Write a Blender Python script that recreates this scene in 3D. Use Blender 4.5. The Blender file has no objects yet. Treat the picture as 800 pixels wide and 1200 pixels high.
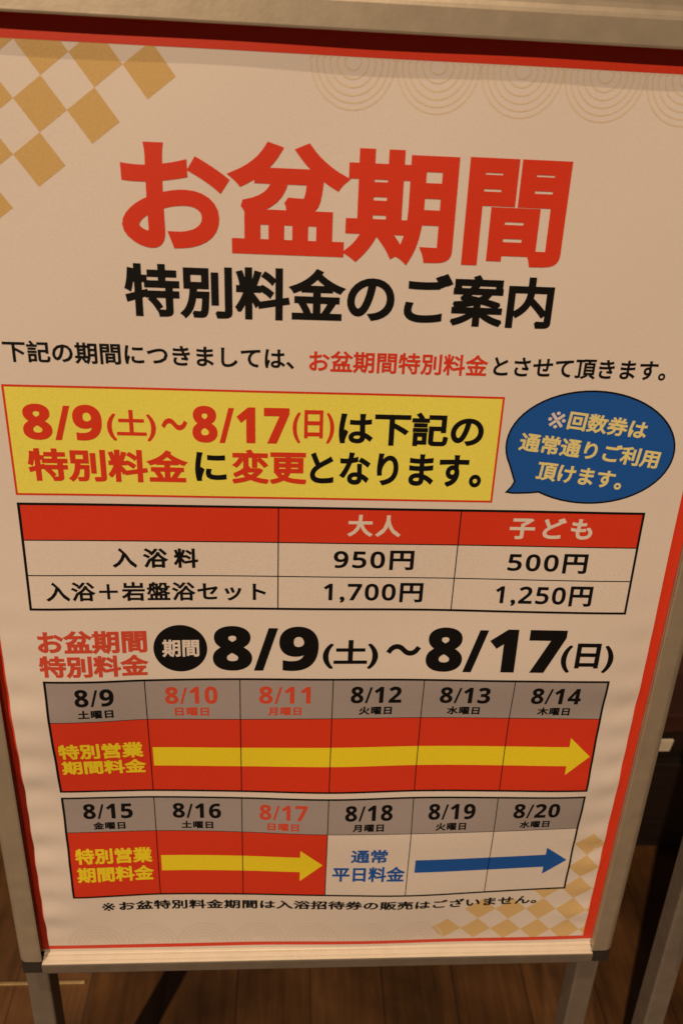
import bpy, bmesh, math, random
import numpy as np
from mathutils import Matrix, Vector
from mathutils.geometry import delaunay_2d_cdt
random.seed(4)
S = bpy.context.scene
C = S.collection

# ------------------------------------------------------------------ camera
LEAN = math.radians(12.0)            # the display leans back
FOOT = 0.4294                        # distance along the frame from floor to the poster's lower edge
ROOT = Matrix.Rotation(math.radians(90.0) - LEAN, 4, 'X')    # sign plane: x right, y up the sheet, z out of it

cam = bpy.data.cameras.new('camera')
cam_o = bpy.data.objects.new('camera', cam)
C.objects.link(cam_o)
rt, up, fw = Vector((.99798, .03812, .05078)), Vector((-.01624, .92638, -.37625)), Vector((.06138, -.37466, -.92513))
M = Matrix((rt, up, -fw)).transposed().to_4x4()
M.translation = Vector((-.03356, .71197 + FOOT, .55208))
cam_o.matrix_world = ROOT @ M
cam.sensor_width = 36.0
cam.lens = 26.1
cam.clip_start = .01
cam.clip_end = 60
cam.dof.use_dof = True
cam.dof.focus_distance = .62
cam.dof.aperture_fstop = 7.0
S.camera = cam_o

# ------------------------------------------------------------------ dim warm room: ambient + two ceiling spots
w = bpy.data.worlds.new('World'); S.world = w; w.use_nodes = True
w.node_tree.nodes['Background'].inputs[0].default_value = (1.0, .66, .47, 1)
w.node_tree.nodes['Background'].inputs[1].default_value = .06


def spot(name, pos, energy, radius, color, blend=.4, size=70):
    l = bpy.data.lights.new(name, 'SPOT')
    l.energy = energy; l.color = color; l.shadow_soft_size = radius
    l.spot_size = math.radians(size); l.spot_blend = blend
    o = bpy.data.objects.new(name, l); C.objects.link(o)
    p = ROOT @ (Vector(pos) + Vector((0, FOOT, 0)))
    o.location = p
    t = ROOT @ Vector((0, .4 + FOOT, 0))
    o.rotation_euler = (t - p).to_track_quat('-Z', 'Y').to_euler()
    return o


WARM = (1.0, .69, .45)
spot('ceiling_spot', (-2.75, .817 + 3.70, 5.2), 1330, .065, WARM)
spot('ceiling_downlight', (-.2, .817 + 4.95, 2.47), 425, .05, WARM)

S.view_settings.view_transform = 'Standard'
S.view_settings.look = 'None'
S.view_settings.exposure = 0
S.view_settings.gamma = 1
S.render.engine = 'CYCLES'


# ------------------------------------------------------------------ materials
def mat(name, col, rough=.5, metal=0., noise=0., nscale=60., bump=0., bscale=400., spec=.5, stretch=None):
    m = bpy.data.materials.new(name); m.use_nodes = True
    n = m.node_tree.nodes; L = m.node_tree.links
    b = n['Principled BSDF']
    b.inputs['Base Color'].default_value = (*col, 1)
    b.inputs['Roughness'].default_value = rough
    b.inputs['Metallic'].default_value = metal
    b.inputs['Specular IOR Level'].default_value = spec
    tc = n.new('ShaderNodeTexCoord')
    vec = tc.outputs['Object']
    if stretch:
        mp = n.new('ShaderNodeMapping'); mp.inputs['Scale'].default_value = stretch
        L.new(vec, mp.inputs[0]); vec = mp.outputs[0]
    if noise:
        t = n.new('ShaderNodeTexNoise'); t.inputs['Scale'].default_value = nscale; t.inputs['Detail'].default_value = 6
        L.new(vec, t.inputs['Vector'])
        r = n.new('ShaderNodeMapRange')
        r.inputs[1].default_value = .3; r.inputs[2].default_value = .7
        r.inputs[3].default_value = 1 - noise; r.inputs[4].default_value = 1 + noise
        L.new(t.outputs['Fac'], r.inputs[0])
        mx = n.new('ShaderNodeVectorMath'); mx.operation = 'SCALE'
        mx.inputs[0].default_value = col
        L.new(r.outputs[0], mx.inputs['Scale'])
        L.new(mx.outputs[0], b.inputs['Base Color'])
    if bump:
        t = n.new('ShaderNodeTexNoise'); t.inputs['Scale'].default_value = bscale; t.inputs['Detail'].default_value = 3
        L.new(vec, t.inputs['Vector'])
        u = n.new('ShaderNodeBump'); u.inputs['Strength'].default_value = bump; u.inputs['Distance'].default_value = .0006
        L.new(t.outputs['Fac'], u.inputs['Height']); L.new(u.outputs[0], b.inputs['Normal'])
    return m


INK = dict(rough=.45, noise=.06, nscale=700, spec=.35)
PAPER = mat('paper', (.80, .77, .73), rough=.5, noise=.03, nscale=700, bump=.06, bscale=900, spec=.35)
PALE_YELLOW = mat('pale_yellow_ink', (.86, .82, .36), **INK)
RED = mat('red_ink', (.74, .052, .02), **INK)
ROSE = mat('faded_red_ink', (.66, .085, .045), **INK)
BLACK = mat('black_ink', (.006, .006, .0065), rough=.6, noise=.2, nscale=700, spec=.18)
YELLOW = mat('yellow_ink', (.93, .92, .15), **INK)
DEEP_YELLOW = mat('deep_yellow_ink', (.92, .80, .03), **INK)
BLUE = mat('blue_ink', (.014, .115, .50), **INK)
GREY = mat('grey_ink', (.38, .36, .37), **INK)
GOLD = mat('gold_ink', (.66, .48, .19), **INK)
LIGHT_GOLD = mat('light_gold_ink', (.74, .56, .27), **INK)
PALE_GOLD = mat('pale_gold_ink', (.77, .68, .52), **INK)
FAINT = mat('faint_grey_ink', (.755, .715, .66), **INK)
WHITE = mat('white_print', (.80, .77, .73), **INK)
ALU = mat('brushed_aluminium', (.45, .41, .32), rough=.45, metal=.45, noise=.08, nscale=60, bump=.12, bscale=300)
STRIP = mat('cream_plastic', (.80, .76, .64), rough=.35, noise=.04, nscale=60)
TUBE_SHADED_RAIL = mat('steel_tube_and_shaded_rail', (.235, .21, .175), rough=.5, metal=.35, noise=.10, nscale=50, bump=.1, bscale=300)
PLASTIC = mat('black_plastic', (.03, .028, .026), rough=.45, noise=.15, nscale=90)
BOARD = mat('backing_board', (.10, .095, .09), rough=.7, noise=.1, nscale=30)
CABINET = mat('dark_wood', (.018, .012, .010), rough=.45, noise=.3, nscale=14, stretch=(1, 1, 6))
REDWOOD = mat('dark_red_wood', (.05, .018, .012), rough=.5, noise=.3, nscale=14)
CARD = mat('cream_card', (.8, .76, .6), rough=.6, noise=.08, nscale=60)
BRASS = mat('worn_brass', (.52, .38, .18), rough=.4, metal=.6, noise=.3, nscale=25)


def floor_mat():
    m = bpy.data.materials.new('wooden_floorboards'); m.use_nodes = True
    n = m.node_tree.nodes; L = m.node_tree.links; b = n['Principled BSDF']
    tc = n.new('ShaderNodeTexCoord')
    mp = n.new('ShaderNodeMapping'); mp.inputs['Rotation'].default_value = (0, 0, math.radians(90)); L.new(tc.outputs['Object'], mp.inputs[0])
    br = n.new('ShaderNodeTexBrick')
    br.inputs['Color1'].default_value = (.112, .053, .017, 1); br.inputs['Color2'].default_value = (.092, .042, .013, 1)
    br.inputs['Mortar'].default_value = (.055, .025, .009, 1)
    br.inputs['Scale'].default_value = 1; br.inputs['Mortar Size'].default_value = .0015
    br.inputs['Brick Width'].default_value = .9; br.inputs['Row Height'].default_value = .11
    L.new(mp.outputs[0], br.inputs['Vector'])
    m2 = n.new('ShaderNodeMapping'); m2.inputs['Scale'].default_value = (60, 5, 1); L.new(tc.outputs['Object'], m2.inputs[0])
    no = n.new('ShaderNodeTexNoise'); no.inputs['Scale'].default_value = 1; no.inputs['Detail'].default_value = 8; no.inputs['Roughness'].default_value = .65
    L.new(m2.outputs[0], no.inputs['Vector'])
    rg = n.new('ShaderNodeMapRange'); rg.inputs[1].default_value = .3; rg.inputs[2].default_value = .72; rg.inputs[3].default_value = .55; rg.inputs[4].default_value = 1.35
    L.new(no.outputs['Fac'], rg.inputs[0])
    n2 = n.new('ShaderNodeTexNoise'); n2.inputs['Scale'].default_value = 7; n2.inputs['Detail'].default_value = 5; L.new(tc.outputs['Object'], n2.inputs['Vector'])
    r2 = n.new('ShaderNodeMapRange'); r2.inputs[1].default_value = .3; r2.inputs[2].default_value = .7; r2.inputs[3].default_value = .4; r2.inputs[4].default_value = 1.7
    L.new(n2.outputs['Fac'], r2.inputs[0])
    mm = n.new('ShaderNodeMath'); mm.operation = 'MULTIPLY'; L.new(rg.outputs[0], mm.inputs[0]); L.new(r2.outputs[0], mm.inputs[1])
    rr = n.new('ShaderNodeMapRange'); rr.inputs[3].default_value = .28; rr.inputs[4].default_value = .55; L.new(n2.outputs['Fac'], rr.inputs[0]); L.new(rr.outputs[0], b.inputs['Roughness'])
    sc = n.new('ShaderNodeVectorMath'); sc.operation = 'SCALE'; L.new(br.outputs['Color'], sc.inputs[0]); L.new(mm.outputs[0], sc.inputs['Scale'])
    L.new(sc.outputs[0], b.inputs['Base Color'])
    bu = n.new('ShaderNodeBump'); bu.inputs['Strength'].default_value = .25; bu.inputs['Distance'].default_value = .002
    L.new(no.outputs['Fac'], bu.inputs['Height']); L.new(bu.outputs[0], b.inputs['Normal'])
    return m


# ------------------------------------------------------------------ helpers
def tag(o, label=None, cat=None, group=None, kind=None):
    if label: o['label'] = label
    if cat: o['category'] = cat
    if group: o['group'] = group
    if kind: o['kind'] = kind
    return o


def link(name, bm, material, parent=None, smooth=False):
    me = bpy.data.meshes.new(name)
    bmesh.ops.recalc_face_normals(bm, faces=bm.faces[:])
    bm.to_mesh(me); bm.free()
    for p in me.polygons: p.use_smooth = smooth
    me.materials.append(material)
    o = bpy.data.objects.new(name, me); C.objects.link(o)
    if parent: o.parent = parent
    return o


def box(bm, x0, x1, y0, y1, z0, z1, bevel=0.):
    r = bmesh.ops.create_cube(bm, size=1)
    for v in r['verts']:
        v.co = Vector(((x0 + x1) / 2 + v.co.x * (x1 - x0), (y0 + y1) / 2 + v.co.y * (y1 - y0), (z0 + z1) / 2 + v.co.z * (z1 - z0)))
    if bevel:
        ed = list({e for v in r['verts'] for e in v.link_edges})
        bmesh.ops.bevel(bm, geom=ed, offset=bevel, segments=3, affect='EDGES', profile=.5)
    return bm


# ------------------------------------------------------------------ setting: floor
bm = bmesh.new()
bmesh.ops.create_grid(bm, x_segments=2, y_segments=2, size=9)
tag(link('floor', bm, floor_mat()), kind='structure')
bm = bmesh.new(); box(bm, -1.6, -.338, .2385, .2435, .0005, .004, .001)
tag(link('floor_joint_strip', bm, BRASS), kind='structure')

# ------------------------------------------------------------------ the sign stand
MMS = .001


def rail_profile(a, b):
    """cross-section of the snap-open rail: a across (inner wall to outer wall), b out of the sheet (mm)"""
    if b: return [(5.8, -14), (5.8, 11.8), (6.2, 12.0), (7.4, 12.1), (17.5, 11.4), (19.4, 10.4), (20, 8.6), (20, -14)]
    return [(4.2, .2), (3.6, 3.8), (3.9, 4.6), (3.5, 5.4), (2.2, 8), (.0, 11.2), (.3, 11.9), (1.4, 12.2), (15.5, 12.0), (18, 11.2), (21, 9.2), (23, 6.2), (23.6, 2), (23.6, -14), (4.2, -14)]


def rail(name, p0, p1, inward, foot=0, section=None):
    """extrude the profile from p0 to p1 (mm, sheet coordinates); 'inward' points to the sheet"""
    bm = bmesh.new()
    out = Vector((-inward[0], -inward[1], 0))
    ends = []
    for p in (p0, p1):
        ends.append([bm.verts.new(((p[0] + out.x * a) * MMS, (p[1] + out.y * a) * MMS + FOOT, b * MMS)) for a, b in (section or rail_profile(0, foot))])
    n = len(ends[0])
    for i in range(n):
        bm.faces.new((ends[0][i], ends[0][(i + 1) % n], ends[1][(i + 1) % n], ends[1][i]))
    bm.faces.new(ends[0]); bm.faces.new(ends[1][::-1])
    return bm


XL, XR, YB, YT = -282.8, 287.0, -4.0, 816.6


def make_stand():
    root = bpy.data.objects.new('sign_stand', None); C.objects.link(root)
    root.empty_display_size = .1
    root.matrix_world = ROOT
    link('rail', rail('r', (XL, YB), (XL, YT), (1, 0)), ALU, root)
    link('rail', rail('r', (XR, YB), (XR, YT), (-1, 0), 0,
         [(2.6, .2), (2.2, 3.0), (1.6, 5.0), (2.1, 5.8), (1.4, 8), (.0, 11.2), (.3, 11.9), (1.4, 12.2), (15.5, 12.0), (18, 11.2), (21, 9.2), (23, 6.2), (23.6, 2), (23.6, -14), (2.6, -14)]), ALU, root)
    link('rail', rail('r', (XL - .8, YB), (XR + 2.2, YB), (0, 1), 1), TUBE_SHADED_RAIL, root)  # foot rail in the darker leg metal: shade on its front put into colour
    link('edge_strip', rail('s', (XL - .6, YB), (XR + 2.0, YB), (0, 1), 1,
         [(0, .3), (.5, 2.6), (1.1, 3.6), (1.2, 2.5), (2.0, 2.6), (2.2, 4.8), (3.5, 8.4), (3.6, 7.4), (4.2, 7.6), (4.4, 9.4), (5.0, 11.2), (5.6, 11.3), (5.6, -13), (0, -13)]), STRIP, root)
    link('rail', rail('r', (XL + .3, YT), (XR - .3, YT), (0, -1), 0,
         [(4.2, .2), (3.6, 3.8), (3.9, 4.6), (3.5, 5.4), (2.2, 8), (.0, 11.2), (.3, 11.9), (1.4, 12.2), (15.5, 12.0), (18, 11.2), (21, 9.6), (24, 9.0), (33, 8.4), (34.5, 6.5), (35, 3), (35, -14), (4.2, -14)]), ALU, root)
    for sx in (0, 1):
        for sy in (0, 1):
            x0, x1 = ((XL - 22.5, XL - 1.2) if sx == 0 else (XR + 2.6, XR + 22.5))
            y0, y1 = ((YB - 22, YB - .6) if sy == 0 else (YT + .6, YT + 19))
            bm = bmesh.new(); box(bm, x0 * MMS, x1 * MMS, y0 * MMS + FOOT, y1 * MMS + FOOT, -.0135, .0085, .002)
            link('corner_cap', bm, PLASTIC, root)
    # uprights that run behind the frame and down to the floor
    for x0, x1 in ((-318, -293), (294, 319)):
        bm = bmesh.new(); box(bm, x0 * MMS, x1 * MMS, .006, FOOT + .846, -.046, -.0215, .0025)
        lg = link('leg', bm, TUBE_SHADED_RAIL, root)
        bm = bmesh.new(); box(bm, (x0 - 1.5) * MMS, (x1 + 1.5) * MMS, -.004, .03, -.0475, -.020, .003)
        link('foot_cap', bm, PLASTIC, lg)
    bm = bmesh.new(); box(bm, (XL - 3.5) * MMS, (XR + 3.5) * MMS, (YB + .5) * MMS + FOOT, (YT + 3.5) * MMS + FOOT, -.0118, -.0015)
    link('back_panel', bm, BOARD, root)
    return root


stand = make_stand()
tag(stand, 'silver framed floor stand holding the fee poster, leaning back', 'sign stand', 'silver sign stands side by side')
stand2 = stand.copy(); C.objects.link(stand2)
for ch in list(stand.children):
    c = ch.copy(); C.objects.link(c); c.parent = stand2
    for g in ch.children:
        d = g.copy(); C.objects.link(d); d.parent = c
stand2.location = (.713, .004, 0)
tag(stand2, 'neighbouring silver stand cut off by the right edge, only its left leg and corner showing', 'sign stand', 'silver sign stands side by side')

# ------------------------------------------------------------------ the dark cabinet behind on the right
cab = bpy.data.objects.new('cabinet', None); C.objects.link(cab); cab.location = (.86, .43, 0)
tag(cab, 'low dark cabinet standing on the floor behind the gap between the two sign stands', 'cabinet')
bm = bmesh.new(); box(bm, -.34, .5, .02, .40, 0, .335, .003); link('body', bm, CABINET, cab)
bm = bmesh.new(); box(bm, -.355, .515, .0, .41, .336, .375, .004); link('top', bm, REDWOOD, cab)
bm = bmesh.new(); box(bm, -.338, .498, .003, .0195, .03, .255, .003); link('drawer_front', bm, CABINET, cab)
bm = bmesh.new(); box(bm, -.36, -.302, .0, .004, .292, .318, .0008)
tag(link('shelf_card', bm, CARD, cab))

# ------------------------------------------------------------------ how the paper buckles (mm above flat), the lower half has slipped and bulged
KX = [-294, -248, -206, -162, -79, 3, 84, 166, 250, 294]
KY = [-8, 70, 112, 155, 202, 287, 329, 400, 500, 830]
KZ = [[0.6, .6, .6, .6, .6, .8, .8, .6, .6, .6],
      [1, 4.5, 3.2, 1.6, 2.6, 6.0, 8.0, 5.0, 1.2, 1],
      [1, 3.6, 2.6, 1.6, 3.0, 7.0, 8.4, 5.4, 2.0, 1],
      [1, 2.2, 1.4, .8, 4.0, 8.4, 9.0, 6.0, 3.0, 1],
      [1, 2.2, 1.2, .6, 3.4, 6.0, 4.2, 4.6, 5.6, 2],
      [2, 8.5, 7.6, 3.8, 3.4, 3.0, 1.2, 2.6, 3.6, 1.5],
      [2, 7.0, 7.4, 4.6, 1.8, 2.8, 2.8, 4.6, 5.4, 2],
      [1.5, 5.0, 4.0, 2.6, 1.0, .8, .8, 2.4, 4.4, 2],
      [1.2, 2.2, 1.8, 1.4, 1.0, 1.0, 1.0, 1.2, 1.8, 1.2],
      [1] * 10]


def hermite(ks, vs, t):
    n = len(ks)
    t = min(max(t, ks[0]), ks[-1])
    i = 0
    while i < n - 2 and t > ks[i + 1]: i += 1

    def slope(k):
        if k == 0: return (vs[1] - vs[0]) / (ks[1] - ks[0])
        if k == n - 1: return (vs[-1] - vs[-2]) / (ks[-1] - ks[-2])
        return (vs[k + 1] - vs[k - 1]) / (ks[k + 1] - ks[k - 1])
    h = ks[i + 1] - ks[i]; s = (t - ks[i]) / h
    return ((2 * s ** 3 - 3 * s ** 2 + 1) * vs[i] + (s ** 3 - 2 * s ** 2 + s) * h * slope(i)
            + (-2 * s ** 3 + 3 * s ** 2) * vs[i + 1] + (s ** 3 - s ** 2) * h * slope(i + 1))


_cache = {}


def row_vals(y):
    k = round(y, 2)
    if k not in _cache:
        _cache[k] = [hermite(KY, [KZ[j][i] for j in range(len(KY))], y) for i in range(len(KX))]
    return _cache[k]


def bulge(x, y):
    z = hermite(KX, row_vals(y), x)
    # small cockles along both long edges, where the sheet is pinched
    for side, ex in ((-1, -278.0), (1, 280.0)):
        d = abs(x - ex)
        if d < 60 and abs(x) < 284:
            f = (1 - d / 60) ** 2 * min(max((430 - y) / 150, 0), 1) * min(max((y + 6) / 30, 0), 1)
            f *= min(max((284 - abs(x)) / 12, 0), 1)
            z += f * (1.1 * math.sin(y / 5.6 + side) + .8 * math.sin(y / 9.3 + 2 * side + x * .03))
    z += .35 * math.sin(x / 47 + y / 61 + .6) * math.sin(y / 83 - x / 120 + 1.1) + .25 * math.sin(x / 29 - y / 38)
    return max(z, .3)


def place(x, y, off):
    return Vector((x * MMS, y * MMS + FOOT, (bulge(x, y) + off) * MMS))


# ------------------------------------------------------------------ the poster sheet
PX0, PX1, PY0, PY1 = -286.4, 290.4, -3.6, 820.0
bm = bmesh.new()
nx, ny = 143, 205
g = [[bm.verts.new(place(PX0 + (PX1 - PX0) * i / nx, PY0 + (PY1 - PY0) * j / ny, 0)) for i in range(nx + 1)] for j in range(ny + 1)]
for j in range(ny):
    for i in range(nx):
        bm.faces.new((g[j][i], g[j][i + 1], g[j + 1][i + 1], g[j + 1][i]))
poster = link('poster', bm, PAPER, None, True)
poster.matrix_world = ROOT
tag(poster, 'white Japanese fee notice poster with red heading, slightly buckled in the silver frame', 'poster')

CELL = 4.0


def press(name, bm, material, parent, layer=1, clip=None):
    """lay flat print (mm, z=0) on the buckled sheet"""
    if clip:
        for co, no in clip:
            geom = bm.verts[:] + bm.edges[:] + bm.faces[:]
            bmesh.ops.bisect_plane(bm, geom=geom, plane_co=co, plane_no=no, clear_outer=True)
    xs = [v.co.x for v in bm.verts]; ys = [v.co.y for v in bm.verts]
    if not xs: bm.free(); return None
    for lo, hi, ax in ((min(xs), max(xs), 0), (min(ys), max(ys), 1)):
        k = math.floor(lo / CELL) + 1
        while k * CELL < hi:
            co = [0, 0, 0]; no = [0, 0, 0]; co[ax] = k * CELL; no[ax] = 1
            geom = bm.verts[:] + bm.edges[:] + bm.faces[:]
            bmesh.ops.bisect_plane(bm, geom=geom, plane_co=co, plane_no=no, dist=1e-4)
            k += 1
    for v in bm.verts:
        v.co = place(v.co.x, v.co.y, .09 * layer)
    for f in bm.faces:
        f.normal_update()
        if f.normal.z < 0: f.normal_flip()
    me = bpy.data.meshes.new(name); bm.to_mesh(me); bm.free()
    me.materials.append(material)
    o = bpy.data.objects.new(name, me); C.objects.link(o)
    if parent: o.parent = parent
    return o


def poly(bm, pts):
    try: return bm.faces.new([bm.verts.new((x, y, 0)) for x, y in pts])
    except ValueError: return None


def rect(bm, x0, x1, y0, y1): return poly(bm, [(x0, y0), (x1, y0), (x1, y1), (x0, y1)])


def stroke(bm, pts, wd, closed=False):
    n = len(pts)
    L, R_ = [], []
    for i in range(n):
        ds = []
        if closed or i > 0: ds.append(Vector((pts[i][0] - pts[i - 1][0], pts[i][1] - pts[i - 1][1])).normalized())
        if closed or i < n - 1: ds.append(Vector((pts[(i + 1) % n][0] - pts[i][0], pts[(i + 1) % n][1] - pts[i][1])).normalized())
        t = (ds[0] + ds[-1]).normalized()
        h = wd / 2 / max(t.dot(ds[0]), .5)
        L.append(bm.verts.new((pts[i][0] - t.y * h, pts[i][1] + t.x * h, 0)))
        R_.append(bm.verts.new((pts[i][0] + t.y * h, pts[i][1] - t.x * h, 0)))
    for i in range(n if closed else n - 1):
        j = (i + 1) % n
        bm.faces.new((L[i], L[j], R_[j], R_[i]))


def embolden(bm, b):
    """thicken flat glyphs by b (em) on every side, with mitred corners, as one clean outline"""
    bmesh.ops.triangulate(bm, faces=bm.faces[:])
    bmesh.ops.remove_doubles(bm, verts=bm.verts[:], dist=1e-5)
    bm.faces.ensure_lookup_table()
    V, F = [], []

    def add(*ps):
        k = len(V)
        V.extend(Vector((p.x, p.y)) for p in ps)
        F.append(list(range(k, k + len(ps))))
    nxt, prv = {}, {}
    for f in bm.faces:
        ls = list(f.loops)
        ps = [l.vert.co for l in ls]
        flip = ((ps[1] - ps[0]).cross(ps[2] - ps[0])).z < 0
        add(*(reversed(ps) if flip else ps))
        for l in ls:
            if len(l.edge.link_faces) == 1:
                a, c = l.vert, l.link_loop_next.vert
                if flip: a, c = c, a
                d = (c.co - a.co)
                if d.length < 1e-7: continue
                d.normalize()
                n = Vector((d.y, -d.x, 0))
                add(a.co, a.co + n * b, c.co + n * b, c.co)
                nxt.setdefault(a, []).append((n, d)); prv.setdefault(c, []).append((n, d))
    for v in nxt:
        for n2, d2 in nxt[v]:
            for n1, d1 in prv.get(v, []):
                if d1.x * d2.y - d1.y * d2.x > 1e-4:        # convex corner
                    cs = n1.dot(n2)
                    p = v.co
                    if cs > -.45:
                        m = (n1 + n2).normalized()
                        m *= b / max(m.dot(n1), .3)
                        add(p, p + n1 * b, p + m, p + n2 * b)
                    else:
                        add(p, p + n1 * b, p + n2 * b)
    bm.free()
    r = delaunay_2d_cdt(V, [], F, 0, 1e-6)
    P = np.array([tuple(p) for p in r[0]])
    T = np.array([f for f in r[2] if len(f) == 3])
    cen = P[T].mean(axis=1)
    keep = np.zeros(len(T), bool)
    Vn = np.array([tuple(p) for p in V])
    order = np.argsort(cen[:, 0]); cx = cen[order, 0]
    for f in F:
        q = Vn[f]
        lo, hi = np.searchsorted(cx, q[:, 0].min()), np.searchsorted(cx, q[:, 0].max())
        if hi <= lo: continue
        idx = order[lo:hi]; c = cen[idx]
        ok = np.ones(len(idx), bool)
        for k in range(len(q)):
            e = q[(k + 1) % len(q)] - q[k]
            ok &= e[0] * (c[:, 1] - q[k, 1]) - e[1] * (c[:, 0] - q[k, 0]) >= -1e-9
        keep[idx[ok]] = True
    out = bmesh.new()
    vs = [out.verts.new((p[0], p[1], 0)) for p in P]
    for t in T[keep]:
        try: out.faces.new([vs[i] for i in t])
        except ValueError: pass
    loose = [v for v in out.verts if not v.link_faces]
    bmesh.ops.delete(out, geom=loose, context='VERTS')
    return out


def sans(t):
    """dates take the bold sans figures"""
    if '/' in t: return ''.join(chr(0x1D7EC + int(c)) if c.isdigit() else c for c in t)
    return ''.join(chr(0x1D7E2 + int(c)) if c.isdigit() else c for c in t)


def lettering(body, x0, x1, y0, y1, material, parent, bold=0., space=1., rot=0., layer=3, name='lettering', label=None):
    """set a line of type so that it fills the given box of the sheet (mm); rot turns it about the box centre"""
    cu = bpy.data.curves.new('type', 'FONT')
    cu.body = sans(body); cu.size = 1; cu.space_character = space; cu.resolution_u = 6 if y1 - y0 > 25 else 3
    o = bpy.data.objects.new('type', cu); C.objects.link(o)
    bpy.context.view_layer.update()
    me = bpy.data.meshes.new_from_object(o.evaluated_get(bpy.context.evaluated_depsgraph_get()))
    bpy.data.objects.remove(o); bpy.data.curves.remove(cu)
    bm = bmesh.new(); bm.from_mesh(me); bpy.data.meshes.remove(me)
    if bold: bm = embolden(bm, bold)
    xs = [v.co.x for v in bm.verts]; ys = [v.co.y for v in bm.verts]
    ax, bx, ay, by = min(xs), max(xs), min(ys), max(ys)
    cx, cy = (x0 + x1) / 2, (y0 + y1) / 2
    c, s = math.cos(rot), math.sin(rot)
    for v in bm.verts:
        px = ((v.co.x - ax) / (bx - ax) - .5) * (x1 - x0)
        py = ((v.co.y - ay) / (by - ay) - .5) * (y1 - y0)
        v.co = Vector((cx + px * c - py * s, cy + px * s + py * c, 0))
    bmesh.ops.remove_doubles(bm, verts=bm.verts[:], dist=.012)
    bmesh.ops.dissolve_degenerate(bm, edges=bm.edges[:], dist=.01)
    bmesh.ops.triangulate(bm, faces=bm.faces[:])
    r = press(name, bm, material, parent, layer)
    if label: r['label'] = label
    return r


# red border: thick on the long sides and the head, a thin line at the foot
bm = bmesh.new()
rect(bm, PX0 + .3, -278, 4.6, 819.6); rect(bm, 279.8, PX1 - .3, 4.6, 819.6)
rect(bm, -278, 279.8, 804.6, 819.6); rect(bm, PX0 + .3, PX1 - .3, -.4, 4.6)
press('red_border', bm, RED, poster, 2)


def lattice(name, L0, u, v, cells, clip, material):
    bm = bmesh.new()
    e1 = ((u[0] - v[0]) / 2, (u[1] - v[1]) / 2); e2 = ((u[0] + v[0]) / 2, (u[1] + v[1]) / 2)
    for a, b in cells:
        x, y = L0[0] + a * u[0] + b * v[0], L0[1] + a * u[1] + b * v[1]
        poly(bm, [(x, y), (x + e1[0], y + e1[1]), (x + e1[0] + e2[0], y + e1[1] + e2[1]), (x + e2[0], y + e2[1])])
    return press(name, bm, material, poster, .8, clip)


CL = [((-278, 0, 0), (-1, 0, 0)), ((0, 804.6, 0), (0, 1, 0)), ((279.8, 0, 0), (1, 0, 0)), ((0, 4.6, 0), (0, -1, 0))]
lattice('gold_chequer', (-218.7, 771.6), (33.3, -5.4), (-4.1, -32.8),
        [(a, b) for b in range(-1, 4) for a in range(-4, 3) if a <= 1 - b], CL, GOLD)
cells2 = [(0, 0), (1, 0), (2, 0), (3, 0), (4, 0), (5, 0),
          (1, -1), (2, -1), (3, -1), (4, -1), (5, -1),
          (3, -2), (4, -2), (5, -2), (4, -3), (5, -3), (4, -4), (5, -4), (5, -5)]
lattice('gold_chequer', (113, 23.5), (32.2, -2.0), (-2.0, -30.0), cells2, CL, LIGHT_GOLD)

# wave fans along the head (upside down) and, much fainter, along the foot
bm = bmesh.new()
for k, cx in enumerate((-1.5, 54, 109.5, 165, 220.5, 276)):
    for r in (27.4, 23.6, 19.4, 15.0, 10.4, 5.6):
        pts = [(cx + r * math.cos(math.radians(a)), 803 + r * math.sin(math.radians(a)) * 1.05) for a in range(180, 361, 12)]
        s = r * .22
        pts += [(cx + r * .62, 803 + s * 1.3), (cx + r * .28, 803 + s * 2.3), (cx, 803 + r * .62), (cx - r * .28, 803 + s * 2.3), (cx - r * .62, 803 + s * 1.3)]
        stroke(bm, pts, 1.0, True)
press('wave_fans', bm, PALE_GOLD, poster, 1, CL)
bm = bmesh.new()
for cx in range(-230, 110, 55):
    for r in (27, 22.5, 18, 13.5, 9):
        stroke(bm, [(cx + r * math.cos(math.radians(a)), 6 + r * math.sin(math.radians(a))) for a in range(0, 181, 12)], 1.5)
press('wave_fans', bm, FAINT, poster, 1, CL)['label'] = 'faint grey wave fans along the foot'

# headings
lettering('お盆期間', -155, 151.5, 678.5, 753.5, RED, poster, .034, .99, name='heading')
lettering('特別料金のご案内', -156.5, 151, 636.8, 674, BLACK, poster, .032, name='subheading')
nl = lettering('下記の期間につきましては、', -245.5, -36.5, 602, 618, BLACK, poster, .022, name='notice_line')
lettering('お盆期間特別料金', -25.6, 108.4, 600.8, 617, RED, nl, .022, name='lettering', label='red words in the middle of the notice line')
lettering('とさせて頂きます。', 112.5, 246, 601.2, 616.2, BLACK, nl, .022)

# yellow banner
bm = bmesh.new(); rect(bm, -248.5, 122.8, 500.4, 584.6)
ban = press('banner', bm, YELLOW, poster, 1); ban['label'] = 'yellow banner with a thin red outline'
bm = bmesh.new(); stroke(bm, [(-249, 500), (123.3, 500), (123.3, 585), (-249, 585)], 1.6, True)
press('outline', bm, RED, ban, 2)
BB = .040
lettering('8/9', -238, -180, 544, 571.8, RED, ban, .024, 1.1)
lettering('(土)', -176.5, -140, 544.5, 568.5, RED, ban, .026)
lettering('〜', -136, -116.3, 553.7, 563, RED, ban, .03)
lettering('8/17', -112.8, -39.5, 544.5, 573.2, RED, ban, .024, 1.1)
lettering('(日)', -37, -5.2, 545.6, 571.8, RED, ban, .026)
lettering('は下記の', -1.6, 110.8, 545, 572, BLACK, ban, .032)
lettering('特別料金', -238, -117, 510.6, 537.8, RED, ban, .034)
lettering('に', -111.8, -87.7, 513.2, 537, BLACK, ban, .034)
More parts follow.
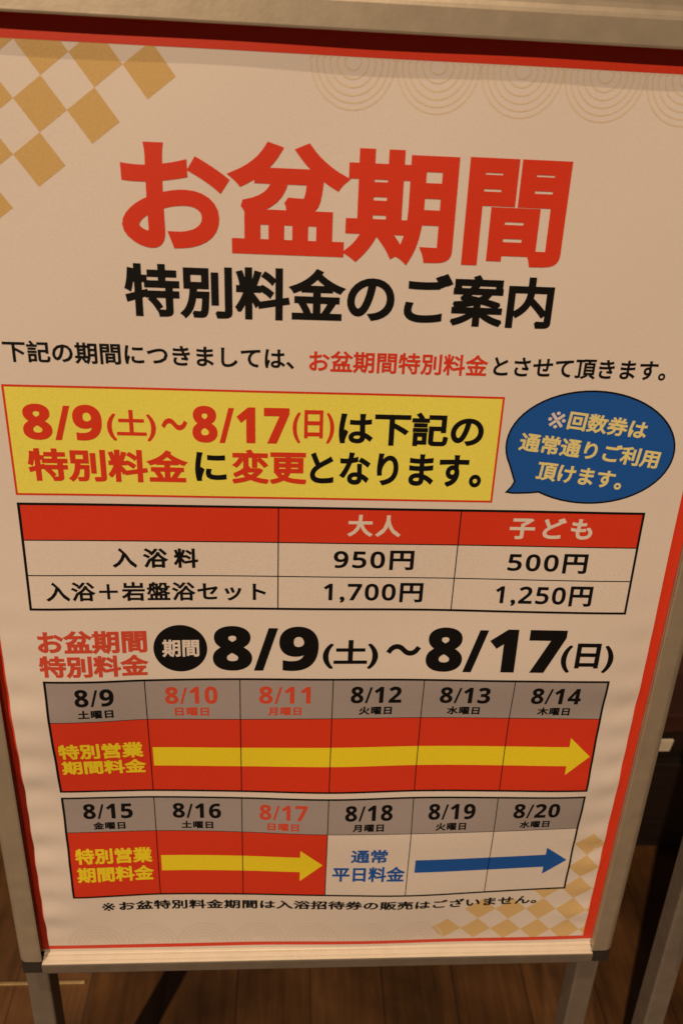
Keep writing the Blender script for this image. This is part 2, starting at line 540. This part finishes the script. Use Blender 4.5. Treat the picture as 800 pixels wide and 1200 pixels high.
lettering('変更', -83.5, -25.6, 511.7, 539.8, RED, ban, .034)
lettering('となります。', -23, 113, 512, 539, BLACK, ban, .034)

# blue speech bubble
bx, by, ra, rb, tl = 197.6, 546.2, 67.6, 45.4, math.radians(-4)


def bubble(grow):
    pts = []
    for d in range(-120, 207, 6):
        a = math.radians(d)
        ex, ey = (ra + grow) * math.cos(a), (rb + grow) * math.sin(a)
        pts.append((bx + ex * math.cos(tl) - ey * math.sin(tl), by + ex * math.sin(tl) + ey * math.cos(tl)))
    pts += [(140.6 - grow, 517.6), (138.6 - grow, 513.0), (135.0 - grow, 508.8 - grow), (140, 508.0 - grow), (147, 508.2 - grow), (154, 508.6 - grow)]
    return pts


bm = bmesh.new(); f = poly(bm, bubble(0)); bmesh.ops.triangulate(bm, faces=[f])
bub = press('speech_bubble', bm, BLUE, poster, 1); bub['label'] = 'blue speech bubble with a black outline'
bm = bmesh.new(); stroke(bm, bubble(.3), 1.4, True); press('outline', bm, BLACK, bub, 2)
RT = math.radians(-6.5)
lettering('※', 160, 174, 562, 575.5, WHITE, bub, .0, rot=RT)
lettering('回数券は', 176, 240.5, 557.8, 573, PALE_YELLOW, bub, .03, rot=RT)
lettering('通常通りご利用', 139.8, 254.8, 536.8, 552.4, PALE_YELLOW, bub, .03, rot=RT)
lettering('頂けます。', 156.8, 228.2, 515.6, 530.8, PALE_YELLOW, bub, .03, rot=RT)

# price table
bm = bmesh.new(); rect(bm, -248.6, 250.5, 400.4, 491.6)
tab = press('price_table', bm, WHITE, poster, 1.5)
bm = bmesh.new(); rect(bm, -248.4, 250.3, 461.4, 491.4); press('header_band', bm, RED, tab, 2)
bm = bmesh.new(); stroke(bm, [(-249, 400), (251, 400), (251, 492), (-249, 492)], 2.0, True)
press('outline', bm, BLACK, tab, 4)
bm = bmesh.new()
for y in (461.2, 430.4): stroke(bm, [(-249, y), (251, y)], .9)
for x in (-47.3, 100): stroke(bm, [(x, 400), (x, 492)], .9)
press('rule_lines', bm, BLACK, tab, 3)
lettering('大人', 8.2, 52, 467.4, 486.8, WHITE, tab, .032, 1.2)
lettering('子ども', 141.4, 210.6, 467.4, 486.8, WHITE, tab, .032, 1.3)
lettering('入浴料', -181, -112, 437.2, 455, BLACK, tab, .03, 1.5)
lettering('入浴＋岩盤浴セット', -235.8, -57.2, 407, 424.6, BLACK, tab, .026, 1.1)
lettering('950円', -1.8, 64.7, 437.4, 455.4, BLACK, tab, .03, 1.18)
lettering('500円', 143.6, 210.8, 437, 455, BLACK, tab, .03, 1.18)
lettering('1,700円', -9.3, 74.6, 406.2, 425.4, BLACK, tab, .03, 1.15)
lettering('1,250円', 136.4, 219.6, 405.4, 425.2, BLACK, tab, .03, 1.15)

# period line
pl = lettering('お盆期間', -247, -157.5, 357.5, 380, ROSE, poster, .036, name='period_line', label='red two-line caption beside the black disc')
lettering('特別料金', -248, -157, 334.6, 356.4, ROSE, pl, .036)
bm = bmesh.new(); f = poly(bm, [(-129.8 + 22.6 * math.cos(i * math.pi / 24), 361.2 + 22.8 * math.sin(i * math.pi / 24)) for i in range(48)])
dot = press('disc', bm, BLACK, poster, 1)
lettering('期間', -145.2, -114, 352.8, 370, WHITE, dot, .03)
dl = lettering('8/9', -102.7, -12, 339, 383, BLACK, poster, .03, 1.1, name='date_line')
lettering('(土)', -8.2, 40, 341.4, 370, BLACK, dl, .03)
lettering('〜', 46.8, 77.2, 354.6, 366.2, BLACK, dl, .03)
lettering('8/17', 82, 203.6, 339, 383, BLACK, dl, .03, 1.1)
lettering('(日)', 201.5, 248.6, 340, 370, BLACK, dl, .03)

# day tables
COLS = [-245.2, -161.6, -79.8, 1.8, 82.6, 164, 248.4]


def day_table(top, head, bot, days, fills):
    bm = bmesh.new(); rect(bm, COLS[0], COLS[-1], bot, top)
    t = press('day_table', bm, WHITE, poster, 1.5)
    bm = bmesh.new(); rect(bm, COLS[0] + .2, COLS[-1] - .2, head, top - .2); press('date_band', bm, GREY, t, 2)
    bm = bmesh.new(); rect(bm, COLS[0] + .2, COLS[fills] - .2, bot + .2, head - .1); press('fee_band', bm, RED, t, 2)
    bm = bmesh.new(); stroke(bm, [(COLS[0], bot), (COLS[-1], bot), (COLS[-1], top), (COLS[0], top)], 2.0, True)
    press('outline', bm, BLACK, t, 5)
    bm = bmesh.new()
    for x in COLS[1:-1]: stroke(bm, [(x, bot), (x, top)], .8)
    stroke(bm, [(COLS[0], head), (COLS[-1], head)], .6)
    press('rule_lines', bm, BLACK, t, 4)
    for i, (d, wk, red) in enumerate(days):
        cx = (COLS[i] + COLS[i + 1]) / 2 - (1.5 if i < 4 else 2.5)
        wd = {3: 33, 4: 45.5}[len(d)]
        m = ROSE if red else BLACK
        lettering(d, cx - wd / 2, cx + wd / 2, top - 25.4, top - 7.4, m, t, .012, 1.1)
        lettering(wk + '曜日', cx - 15, cx + 15, top - 38, top - 29, m, t, .042, 1.15)
    return t


def arrow(x0, xs, x1, y0, y1, h0, h1, material, t, label):
    ym = (y0 + y1) / 2
    bm = bmesh.new()
    rect(bm, x0, xs, y0, y1); poly(bm, [(xs, h0), (x1, ym), (xs, h1)])
    press('arrow', bm, material, t, 3)['label'] = label


t1 = day_table(330.4, 288.8, 206.5, [('8/9', '土', 0), ('8/10', '日', 1), ('8/11', '月', 1), ('8/12', '火', 0), ('8/13', '水', 0), ('8/14', '木', 0)], 6)
t1['label'] = 'upper day table, six days under one yellow arrow'
lettering('特別営業', -241.6, -167.2, 245.6, 264, DEEP_YELLOW, t1, .036)
lettering('期間料金', -241, -166, 227.2, 244, DEEP_YELLOW, t1, .036)
arrow(-159, 224.5, 245.5, 235.8, 257.2, 225.6, 267.4, DEEP_YELLOW, t1, 'long yellow arrow')
t2 = day_table(198.4, 157.4, 75.6, [('8/15', '金', 0), ('8/16', '土', 0), ('8/17', '日', 1), ('8/18', '月', 0), ('8/19', '火', 0), ('8/20', '水', 0)], 3)
t2['label'] = 'lower day table, half red and half white'
lettering('特別営業', -239.5, -166.5, 117.6, 137.4, DEEP_YELLOW, t2, .036)
lettering('期間料金', -239.7, -166.3, 94.4, 114.4, DEEP_YELLOW, t2, .036)
arrow(-158.5, -23.8, -1.6, 107, 126.6, 94.8, 135.8, DEEP_YELLOW, t2, 'short yellow arrow')
lettering('通常', 25.6, 61.6, 119.6, 137.8, BLUE, t2, .03)
lettering('平日料金', 8.2, 80.4, 94.6, 114.8, BLUE, t2, .03)
arrow(89.6, 221.5, 244.4, 106.4, 123, 96.6, 132.6, BLUE, t2, 'blue arrow')
fl = lettering('お盆特別料金期間は入浴招待券の販売はございません。', -203, 221.5, 54.5, 67.5, BLACK, poster, .032, 1.05, name='footnote')
lettering('※', -219.5, -207, 55, 66.5, BLACK, fl, .004)
